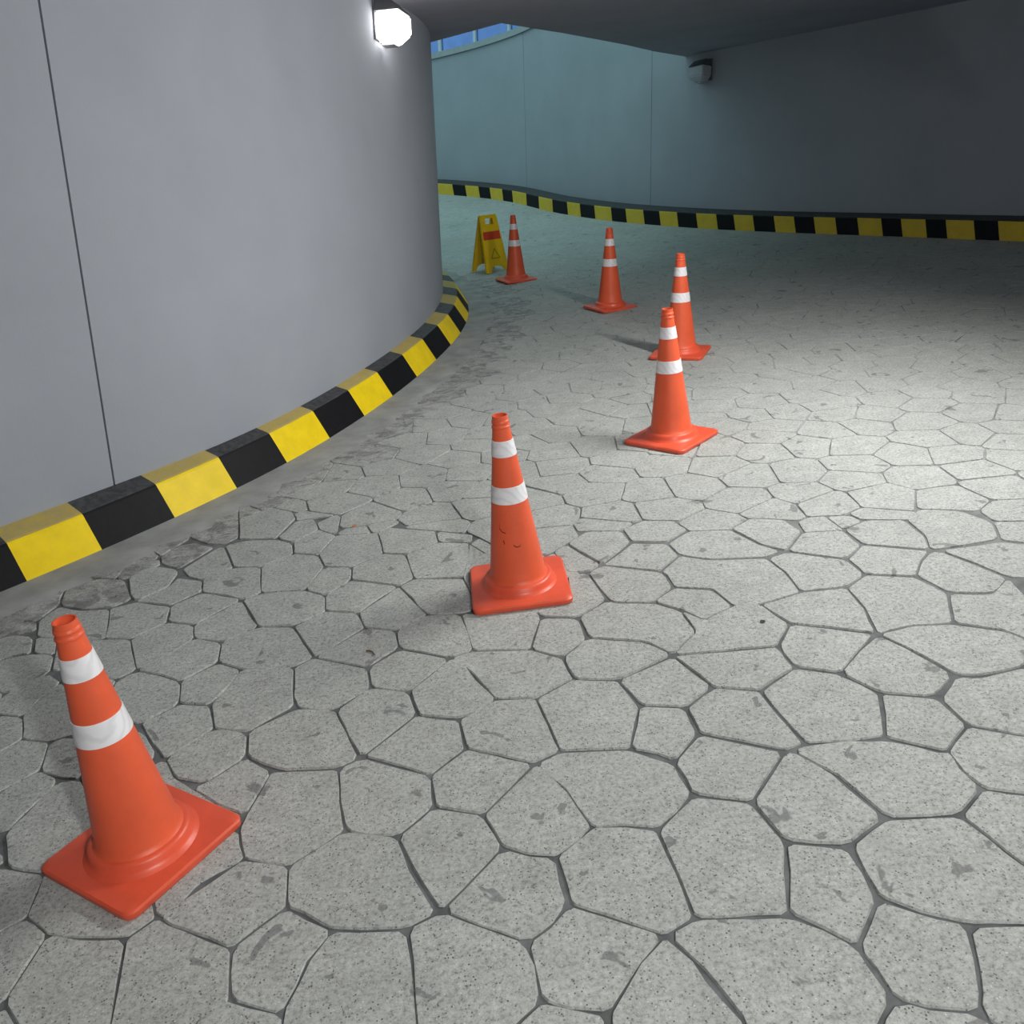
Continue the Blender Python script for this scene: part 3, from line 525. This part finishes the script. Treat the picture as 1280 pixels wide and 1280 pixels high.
def seen_area(P):                                                      # how large a stone shows from where one stands
    pts = []
    for x, y in P:
        c = _rot @ (Vector((x, y, 0)) - Vector((0, 0, CAM_H)))
        if c.z > -0.2: return 0
        pts.append((c.x / -c.z, c.y / -c.z))
    cx, cy = sum(p[0] for p in pts) / len(pts), sum(p[1] for p in pts) / len(pts)
    if abs(cx) > 0.6 or abs(cy) > 0.6: return 0
    return abs(area2(pts))
def stone_mesh(P, V, F, fmt, rr, edge, tr=False):
    """appends one stone: rounded outline, chamfered rim standing proud of the joints"""
    g = (-0.0002 if tr else 0.0005) if not edge else 0.0015
    outl = rounded(inset(P, g + rr.uniform(-.0004, .0012)), rr.uniform(0.007, 0.018))
    if len(outl) < 3: return
    o2 = []
    for q, q2 in zip(outl, outl[1:] + outl[:1]):
        o2.append(q)
        if (q2 - q).length > 0.075: o2.append(q.lerp(q2, rr.uniform(.35, .65)))
    outl = [q + Vector((rr.uniform(-.0022, .0022), rr.uniform(-.0022, .0022))) for q in o2]
    c = sum(outl, Vector((0, 0))) / len(outl)
    wear = 1.0 - 0.85 * min(1.0, max(0.0, (c.y - 3.6) / 2.0)); dz = rr.uniform(-.0012, .0012) * wear; tx, ty = rr.uniform(-.004, .004) * wear, rr.uniform(-.004, .004) * wear; b0 = len(V); n = len(outl)
    rings = [(0.0, -0.010), (0.0042, 0.0)]
    for ins, z in rings:
        for q in outl:
            d = (c - q); L = d.length; p = q + d * (ins / max(L, 1e-4))
            V.append((p.x, p.y, zf(p.x, p.y) + z + dz + tx * (p.x - c.x) + ty * (p.y - c.y)))
    for k in range(1):
        for i in range(n):
            j = (i + 1) % n; F.append((b0 + k * n + i, b0 + k * n + j, b0 + (k + 1) * n + j, b0 + (k + 1) * n + i))
    F.append(tuple(b0 + n + i for i in range(n)))
order = sorted(range(len(cells)), key=lambda i: -seen_area(cells[i][0]))
rr = random.Random(5); RV, RF_, RM = [], [], []
for rank, i in enumerate(order):
    P, tr = cells[i]; cx, cy = sum(q[0] for q in P) / len(P), sum(q[1] for q in P) / len(P)
    edge = (Vector((cx, cy)) - IC).length < R_BASE + 0.50
    if rank < 298:
        V, F = [], []; stone_mesh(P, V, F, None, rr, edge, tr)
        if V: link('paving_stone', mesh('paving_stone', V, F, M_EDGE if edge else M_STONE), floor)
    else:
        k = len(RF_); stone_mesh(P, RV, RF_, None, rr, edge, tr); RM += [1 if edge else 0] * (len(RF_) - k)
tag(link('distant_paving', mesh('distant_paving', RV, RF_, [M_STONE, M_EDGE], RM), floor), 'worn paving stones farther along the ramp', kind='stuff')
# ------------------------------------------------------------------ windows on top of the outer wall
def on_line(s, off, level):
    p, nr = ko(s); q = p + nr * SGN * off; return up_to(q.x, q.y, 0, level)
def bar(bm, a, b, w, d, nrm):
    """square bar from a to b; w across, d along nrm"""
    x = (b - a); L = x.length; x.normalize(); y = (nrm - x * nrm.dot(x)).normalized(); z = x.cross(y)
    R = Matrix((x, y, z)).transposed(); add_box(bm, (a + b) / 2, (L, d, w), R)
s0 = s_at_v(16.3); mull = [s0 + 0.9 - 0.92 * k for k in range(0, 7)]
V, F = strip_wall(mull[-1] - 0.1, mull[0] + 0.6, SGN * (OFF - 0.04), SGN * (OFF + 0.30), 0, SILL + 0.10, 30)
for i in range(0, len(V), 4):
    for k in (0, 2): V[i + k] = V[i + k + 1] - GUP * 0.10
tag(link('trim_2', mesh('trim_2', V, F, M_SILL)), 'pale sill running along the top of the far outer wall', kind='structure')
for k in range(len(mull) - 1):
    w = tag(link('window_%d' % (k + 1), None), 'window above the far outer wall, the blue of the sky put into its glass', kind='structure')
    a0, b0 = on_line(mull[k], OFF + 0.12, SILL + 0.10), on_line(mull[k + 1], OFF + 0.12, SILL + 0.10)
    a1, b1 = a0 + GUP * 1.05, b0 + GUP * 1.05; nr = Vector((*ko(mull[k])[1], 0)) * SGN
    for (p, q, wd) in ((a0, b0, 0.05), (a1, b1, 0.05), (a0, a1, 0.05), (b0 + (a0 - b0).normalized() * .026, b1 + (a1 - b1).normalized() * .026, 0.05)):
        bm = bmesh.new(); bar(bm, p, q, wd, 0.06, nr); link('window_frame', bm_mesh('window_frame', bm, M_FRAME), w)
    V = [a0, b0, b1, a1]; V = V + [v + nr * 0.008 for v in V]
    link('pane', mesh('pane', V, [(0, 1, 2, 3), (7, 6, 5, 4), (0, 4, 5, 1), (1, 5, 6, 2), (2, 6, 7, 3), (3, 7, 4, 0)], M_PANE), w)
# ------------------------------------------------------------------ traffic cones
def cone_parts():
    H = 0.70
    rad = lambda z: 0.1085 - (z - 0.062) * (0.1085 - 0.0262) / (H - 0.062)
    # base plate: rounded square, slightly domed, with a lip
    S = 0.376 / 2; bm = bmesh.new()
    def ring(s, rc, z):
        out = []
        for qx, qy, a0 in ((1, 1, 0), (-1, 1, 90), (-1, -1, 180), (1, -1, 270)):
            for k in range(5):
                a = math.radians(a0 + 22.5 * k); out.append(bm.verts.new((qx * (s - rc) + rc * math.cos(a), qy * (s - rc) + rc * math.sin(a), z)))
        return out
    rings = [ring(S - 0.002, 0.028, 0.0), ring(S, 0.03, 0.003), ring(S, 0.03, 0.017), ring(S - 0.005, 0.028, 0.022), ring(S - 0.02, 0.025, 0.0235), ring(S - 0.045, 0.02, 0.025)]
    for a, b in zip(rings, rings[1:]):
        for i in range(20): bm.faces.new((a[i], a[(i + 1) % 20], b[(i + 1) % 20], b[i]))
    bm.faces.new(rings[-1]); bm.faces.new(rings[0][::-1])
    base = bm_mesh('base', bm, M_ORB, 35)
    V, F = lathe([(0.150, 0.0225), (0.146, 0.027), (0.139, 0.031), (0.134, 0.040), (0.131, 0.052), (0.127, 0.058), (0.121, 0.060), (0.114, 0.061), (0.106, 0.0615)], 56)
    collar = mesh('collar', V, F, M_ORB, smooth=True)
    prof = [(0.116, 0.060), (0.1105, 0.066), (rad(0.075), 0.075)] + [(rad(z), z) for z in (0.15, 0.25, 0.373)] + [(rad(0.442), 0.442), (rad(0.55), 0.55), (rad(0.612), 0.612), (rad(0.655), 0.655)]
    V, F = lathe(prof, 56); body = mesh('body', V, F, M_OR, smooth=True)
    r = rad(0.655)
    V, F = lathe([(r, 0.654), (r + 0.0022, 0.656), (r + 0.0022, 0.661), (r - 0.0012, 0.664), (r - 0.002, 0.672), (r + 0.0005, 0.675), (r - 0.0006, 0.682), (r - 0.003, 0.684), (r - 0.0035, 0.694), (r - 0.004, 0.700), (r - 0.0075, 0.700), (r - 0.0085, 0.69), (r - 0.006, 0.60)], 40)
    rim = mesh('rim', V, F, M_OR, smooth=True); rim.set_sharp_from_angle(angle=0.8)
    bands = []
    for z0, z1 in ((0.375, 0.440), (0.551, 0.611)):
        V, F = lathe([(rad(z0) - 0.001, z0), (rad(z0) + 0.0018, z0 + 0.0012), (rad(z1) + 0.0018, z1 - 0.0012), (rad(z1) - 0.001, z1)], 56)
        me = mesh('reflective_band', V, F, M_BAND, smooth=True); me.set_sharp_from_angle(angle=0.8); bands.append(me)
    return base, collar, body, rim, bands
CB = cone_parts()
TILT = [0, 0, 0.3, 1.8, 3.0, 3.0]                                  # the ramp twists a little ahead
CONES = [(-1.076, 1.876, -2.160, 'nearest orange traffic cone, by the bottom left corner, two white bands'),
         (-0.005, 3.082, 0.031, 'orange traffic cone standing alone in the middle of the paving, square base facing front'),
         (0.900, 4.550, -0.781, 'orange traffic cone partly hiding another cone right behind it'),
         (1.335, 6.299, -0.438, 'orange traffic cone half hidden behind the third cone, shadow running left'),
         (1.108, 8.211, -1.154, 'orange traffic cone in dim light, second farthest, nothing overlapping it'),
         (0.348, 10.301, -1.217, 'dark red-orange traffic cone, the farthest one, right beside the yellow floor sign')]
for (u, v, th, lab), tl in zip(CONES, TILT):
    c = link('traffic_cone', None, None, Matrix.Translation((u, v, zf(u, v) + 0.0015)) @ Matrix.Rotation(math.radians(tl), 4, 'Y') @ Matrix.Rotation(th, 4, 'Z'))
    tag(c, lab, 'traffic cone', 'row of traffic cones down the ramp')
    base, collar, body, rim, bands = CB
    link('base', base, c); link('collar', collar, c); b = link('body', body, c); link('rim', rim, c)
    for m in bands: tag(link('reflective_band', m, c), 'white reflective band')
    if lab.startswith('orange traffic cone standing alone'):           # faint scribbles on its body
        M_SCR = simple('dark_scuff', (0.30, 0.028, 0.016), 0.6, 0.3, 0.1, 60)
        rad = lambda z: 0.1085 - (z - 0.062) * (0.1085 - 0.0262) / (0.70 - 0.062) + 0.0006
        for pts, wd in (([(-38, 0.305), (-38, 0.285), (-30, 0.272), (-20, 0.268)], 0.0022), ([(-3, 0.222), (1, 0.215), (7, 0.212), (13, 0.215), (16, 0.222)], 0.0022), ([(-28, 0.240), (-25, 0.226)], 0.004)):
            V, F = [], []
            for dg, z in pts:
                a = math.radians(-90 + dg) - th
                for dz, dr in ((-wd, 0), (wd, 0), (wd, -0.001), (-wd, -0.001)): V.append(((rad(z + dz) + dr) * math.cos(a + dz * 4), (rad(z + dz) + dr) * math.sin(a + dz * 4), z + dz))
            for k in range(len(pts) - 1):
                for q in range(4): F.append((4 * k + q, 4 * k + (q + 1) % 4, 4 * k + 4 + (q + 1) % 4, 4 * k + 4 + q))
            F += [(3, 2, 1, 0), tuple(4 * (len(pts) - 1) + q for q in range(4))]
            tag(link('scuff_mark', mesh('scuff_mark', V, F, M_SCR), b), 'dark scribbled mark')
# ------------------------------------------------------------------ yellow A-frame floor sign
e = Vector((0.83, 0.55, 0)).normalized(); nb = Vector((-e.y, e.x, 0)); fl = Vector((0.035, 10.88, 0)); W = 0.32; SP = 0.33
ctr = fl + e * W / 2 + nb * SP / 2
sm = Matrix.Translation((ctr.x, ctr.y, zf(ctr.x, ctr.y) + 0.001)) @ Matrix.Rotation(math.radians(3), 4, 'Y') @ Matrix((e, nb, Vector((0, 0, 1)))).transposed().to_4x4()
sg = tag(link('floor_sign', None, None, sm), 'yellow plastic folding A-frame warning sign with a red band, beside the farthest cone', 'floor sign')
def panel_mesh():
    """panel in its own plane: x across, y up, thickness along z"""
    h = 0.66; wb, wt = W / 2, 0.118; xe = lambda y: wb + (wt - wb) * y / h
    # bars of the panel as strips around the hand hole, with feet around an arch
    hole = (0.055, h - 0.105, h - 0.035)
    bm = bmesh.new()
    outl = [(-wb, 0), (-wb + 0.062, 0), (-wb + 0.068, 0.03), (-wb + 0.09, 0.06), (-0.03, 0.075), (0.03, 0.075), (wb - 0.09, 0.06), (wb - 0.068, 0.03), (wb - 0.062, 0), (wb, 0)]
    low = outl + [(xe(hole[1]), hole[1]), (-xe(hole[1]), hole[1])]
    pieces = [low, [(-xe(hole[1]), hole[1]), (-hole[0], hole[1]), (-hole[0], hole[2]), (-xe(hole[2]), hole[2])], [(hole[0], hole[1]), (xe(hole[1]), hole[1]), (xe(hole[2]), hole[2]), (hole[0], hole[2])],
              [(-xe(hole[2]), hole[2]), (-hole[0], hole[2]), (hole[0], hole[2]), (xe(hole[2]), hole[2]), (wt, h - 0.008), (wt - 0.012, h), (-wt + 0.012, h), (-wt, h - 0.008)]]
    for pc in pieces:
        a = [bm.verts.new((x, y, 0.006)) for x, y in pc]; b = [bm.verts.new((x, y, -0.006)) for x, y in pc]; n = len(pc)
        bm.faces.new(a); bm.faces.new(b[::-1])
        for i in range(n): bm.faces.new((a[i], b[i], b[(i + 1) % n], a[(i + 1) % n]))
    bmesh.ops.triangulate(bm, faces=[f for f in bm.faces if len(f.verts) > 4])
    for s in (-1, 1):                                                   # stiffening edge flanges
        p, q = Vector((s * wb, 0, -0.012)), Vector((s * wt, h - 0.01, -0.012)); bar(bm, p, q, 0.006, 0.024, Vector((0, 0, 1)))
    return bm_mesh('panel', bm, M_SIGN), h, xe
pm, PH, xe = panel_mesh(); tilt = math.asin((SP / 2 - 0.012) / PH)
ppar = []
for s in (-1, 1):
    # local: x across, y up the panel, z outwards from the sign
    X = Vector((1, 0, 0)) * (-s); Z = Vector((0, s * math.cos(tilt), math.sin(tilt))); Y = Z.cross(X)
    Mx = Matrix.Translation((0, s * SP / 2, 0.0)) @ Matrix((X, Y, Z)).transposed().to_4x4()
    pn = link('panel', pm, sg, Mx)
    yb, yt = 0.38, 0.475
    V = [(-xe(yb) + 0.012, yb, 0.0068), (xe(yb) - 0.012, yb, 0.0068), (xe(yt) - 0.012, yt, 0.0068), (-xe(yt) + 0.012, yt, 0.0068)]
    V += [(x, y, 0.0055) for x, y, z in V]
    tag(link('band', mesh('band', V, [(0, 1, 2, 3), (0, 4, 5, 1), (1, 5, 6, 2), (2, 6, 7, 3), (3, 7, 4, 0)], M_RED), pn), 'red printed band')
    bm = bmesh.new(); T = [Vector((-0.062, 0.165, 0.0066)), Vector((0.062, 0.165, 0.0066)), Vector((0, 0.275, 0.0066))]
    for i in range(3): bar(bm, T[i], T[(i + 1) % 3], 0.009, 0.001, Vector((0, 0, 1)))
    link('warning_triangle', bm_mesh('warning_triangle', bm, M_PRINT), pn)
bm = bmesh.new(); zt = PH * math.cos(tilt); bar(bm, Vector((-0.11, 0, zt)), Vector((0.11, 0, zt)), 0.014, 0.03, Vector((0, 1, 0)))
link('hinge', bm_mesh('hinge', bm, M_SIGN), sg)
# ------------------------------------------------------------------ lamps
def bulkhead(anchor, nrm, lit, label):
    """wall lamp: back plate, dark hood, box of ribbed glass, wire guard.  local: x along wall, y out of wall, z up"""
    y = nrm.normalized(); z = (GUP - y * GUP.dot(y)).normalized(); x = y.cross(z)
    L = Matrix.Translation(anchor) @ Matrix((x, y, z)).transposed().to_4x4()
    t = tag(link('wall_lamp', None, None, L), label, 'wall lamp', 'square wall lamps')
    bm = bmesh.new(); add_box(bm, Vector((0, 0.012, 0.065)), (0.23, 0.024, 0.26), None, 0.006); link('back_plate', bm_mesh('back_plate', bm, M_HOUS), t)
    bm = bmesh.new(); r = bmesh.ops.create_cube(bm, size=1.0)
    for v in r['verts']:
        up = v.co.z > 0; fr = v.co.y > 0
        v.co = Vector((v.co.x * (0.20 if up else 0.265), 0.02 + (0.10 if up else 0.185) * (1 if fr else 0), 0.185 if up else 0.106))
    bmesh.ops.bevel(bm, geom=bm.edges[:], offset=0.008, segments=2, affect='EDGES'); link('hood', bm_mesh('hood', bm, M_HOUS), t)
    bm = bmesh.new(); r = bmesh.ops.create_cube(bm, size=1.0)
    for v in r['verts']:
        v.co = Vector((v.co.x * 0.25, 0.026 + (0.17 if v.co.y > 0 else 0), 0.105 if v.co.z > 0 else -0.015))
    lowf = [f for f in bm.faces if all(v.co.z < 0 for v in f.verts)]
    ex = bmesh.ops.extrude_face_region(bm, geom=lowf); bmesh.ops.delete(bm, geom=lowf, context='FACES')
    for v in [g for g in ex['geom'] if isinstance(g, bmesh.types.BMVert)]: v.co = Vector((v.co.x * 0.5, 0.03 + (v.co.y - 0.026) * 0.62, -0.085))
    bmesh.ops.bevel(bm, geom=bm.edges[:], offset=0.012, segments=2, affect='EDGES')
    lens = link('lens', bm_mesh('lens', bm, M_LENS_ON if lit else M_LENS_OFF, 40), t)
    tag(lens, 'glaring white lit glass' if lit else 'unlit frosted glass')
    bm = bmesh.new(); add_box(bm, Vector((0, 0.080, -0.089)), (0.085, 0.09, 0.010), None, 0.003); link('bottom_clip', bm_mesh('bottom_clip', bm, M_METAL), t)
    return t
def cyl_pt(theta, h, out=0.0):
    a = math.radians(theta); d = Vector((math.cos(a), math.sin(a), 0)); return Vector((IC.x, IC.y, 0)) + d * (rw(theta) + out) + GUP * h, d
p, d = cyl_pt(-17.1, 2.34, 0.001); d = (d - GUP * d.dot(GUP)).normalized()
lamp = bulkhead(p, d, True, 'glaring lit lamp high on the curved inner wall')
# supply cable looping up from the lamp to the soffit
cu = bpy.data.curves.new('cable', 'CURVE'); cu.dimensions = '3D'; cu.bevel_depth = 0.006; cu.bevel_resolution = 2
sp = cu.splines.new('BEZIER'); sp.bezier_points.add(3)
for bp, co in zip(sp.bezier_points, ((0.02, 0.03, 0.19), (0.14, 0.02, 0.215), (0.30, 0.012, 0.20), (0.42, 0.012, 0.245))):
    bp.co = co; bp.handle_left_type = bp.handle_right_type = 'AUTO'
tmp = bpy.data.objects.new('tmp', cu); scene.collection.objects.link(tmp)
me = bpy.data.meshes.new_from_object(tmp.evaluated_get(bpy.context.evaluated_depsgraph_get())); bpy.data.objects.remove(tmp)
me.materials.clear(); me.materials.append(M_HOUS); link('cable', me, lamp)
pw = s_at_v(12.60); q, nr = ko(pw); q = q + nr * SGN * (OFF - 0.001); nr3 = Vector((*(-nr * SGN), 0)); nr3 = (nr3 - GUP * nr3.dot(GUP)).normalized()
bulkhead(Vector((q.x, q.y, zf(q.x, q.y))) + GUP * 1.86, nr3, False, 'unlit lamp on the dark outer wall near the soffit')
# linear fluorescent battens under the soffit that light this stretch (one above the right of the view, one added behind as fill)
def batten(pos, dirv, along, light, label):
    z = -dirv; x = (along - z * along.dot(z)).normalized(); y = z.cross(x)
    FL = Matrix.Translation(pos) @ Matrix((x, y, z)).transposed().to_4x4()
    fx = tag(link('ceiling_batten', None, None, FL), label, 'batten light', 'fluorescent battens under the soffit')
    LL = light.size + 0.08; bm = bmesh.new()
    for c, s in (((0, 0, 0.055), (LL, 0.16, 0.02)), ((-LL / 2, 0, 0.025), (0.015, 0.16, 0.07)), ((LL / 2, 0, 0.025), (0.015, 0.16, 0.07)), ((0, 0.078, 0.03), (LL, 0.008, 0.05)), ((0, -0.078, 0.03), (LL, 0.008, 0.05))):
        add_box(bm, Vector(c), s)
    link('housing', bm_mesh('housing', bm, M_METAL), fx)
    for s in (-1, 1):
        V, F = lathe([(0.001, 0), (0.013, 0.004), (0.013, light.size - 0.004), (0.001, light.size)], 14)
        V = [Vector((p[2] - light.size / 2, p[0] + s * 0.035, p[1] + 0.030)) for p in V]; link('tube', mesh('tube', V, F, M_FLOOD, smooth=True), fx)
    for s in (-0.35, 0.35):
        top = pos - dirv * 0.06 + x * s * light.size; hit = top + GUP * ((zc(top.x, top.y) - top.z) / GUP.z - 0.02)
        bm = bmesh.new(); inv = FL.inverted(); bar(bm, inv @ top, inv @ hit, 0.02, 0.02, Vector((1, 0.2, 0))); link('bracket', bm_mesh('bracket', bm, M_METAL), fx)
    lo = bpy.data.objects.new('batten_glow', light); scene.collection.objects.link(lo); lo.parent = fx; lo.matrix_local = Matrix.Translation((0, 0, 0.012))
batten(LAMP_POS, LAMP_DIR, LAMP_AXIS, ld, 'fluorescent batten hung under the soffit above the right of the ramp')
batten(FILL_POS, FILL_DIR, LAMP_AXIS, ld_fill, 'unseen fluorescent batten added behind the viewpoint as fill light')
# ------------------------------------------------------------------ litter on the paving
def litter(name, u, v, V, F, mat, rz, label, cat):
    return tag(link(name, mesh(name, V, F, mat), None, Matrix.Translation((u, v, 0.0012)) @ Matrix.Rotation(rz, 4, 'Z')), label, cat)
M_LEAF = simple('dry_orange_leaf', (0.65, 0.22, 0.03), 0.6, 0.3, 0.2, 60); M_TWIG = simple('brown_twig', (0.16, 0.10, 0.05), 0.8, 0.2, 0.2, 80)
def leaf_geo(l, w):
    pts = [(-l, 0), (-l * .5, w * .8), (0, w), (l * .6, w * .6), (l, 0), (l * .6, -w * .6), (0, -w), (-l * .5, -w * .8)]
    V = [(x, y, 0.001 + 0.25 * abs(y)) for x, y in pts] + [(x, y, 0.0025 + 0.25 * abs(y)) for x, y in pts] + [(0, 0, 0.0), (0, 0, 0.002)]
    F = []
    for i in range(8): j = (i + 1) % 8; F += [(16, j, i), (17, 8 + i, 8 + j), (i, j, 8 + j, 8 + i)]
    return V, F
V, F = leaf_geo(0.014, 0.008); litter('dry_leaf', -0.744, 3.864, V, F, M_LEAF, 0.4, 'tiny orange leaf fragment on the paving left of the second cone', 'leaf')
def twig_geo(l):
    V, F = [], []; n = 6
    for k in range(5):
        t = k / 4; x = (t - .5) * l; yy = 0.12 * l * math.sin(t * 4); r = 0.0032 * (1 - 0.5 * t)
        for i in range(n): a = 2 * math.pi * i / n; V.append((x, yy + r * math.cos(a), 0.003 + r * math.sin(a)))
    for k in range(4):
        for i in range(n): j = (i + 1) % n; F.append((k * n + i, k * n + j, (k + 1) * n + j, (k + 1) * n + i))
    F += [tuple(range(n))[::-1], tuple(4 * n + i for i in range(n))]
    return V, F
V, F = twig_geo(0.05); litter('twig', -0.551, 2.717, V, F, M_TWIG, -0.75, 'small brown twig lying on the paving between the two front cones', 'twig')
V, F = leaf_geo(0.011, 0.009); litter('pebble', 0.809, 2.623, V, F, M_JOINT, 0.9, 'small dark pebble on the paving right of the second cone', 'pebble')
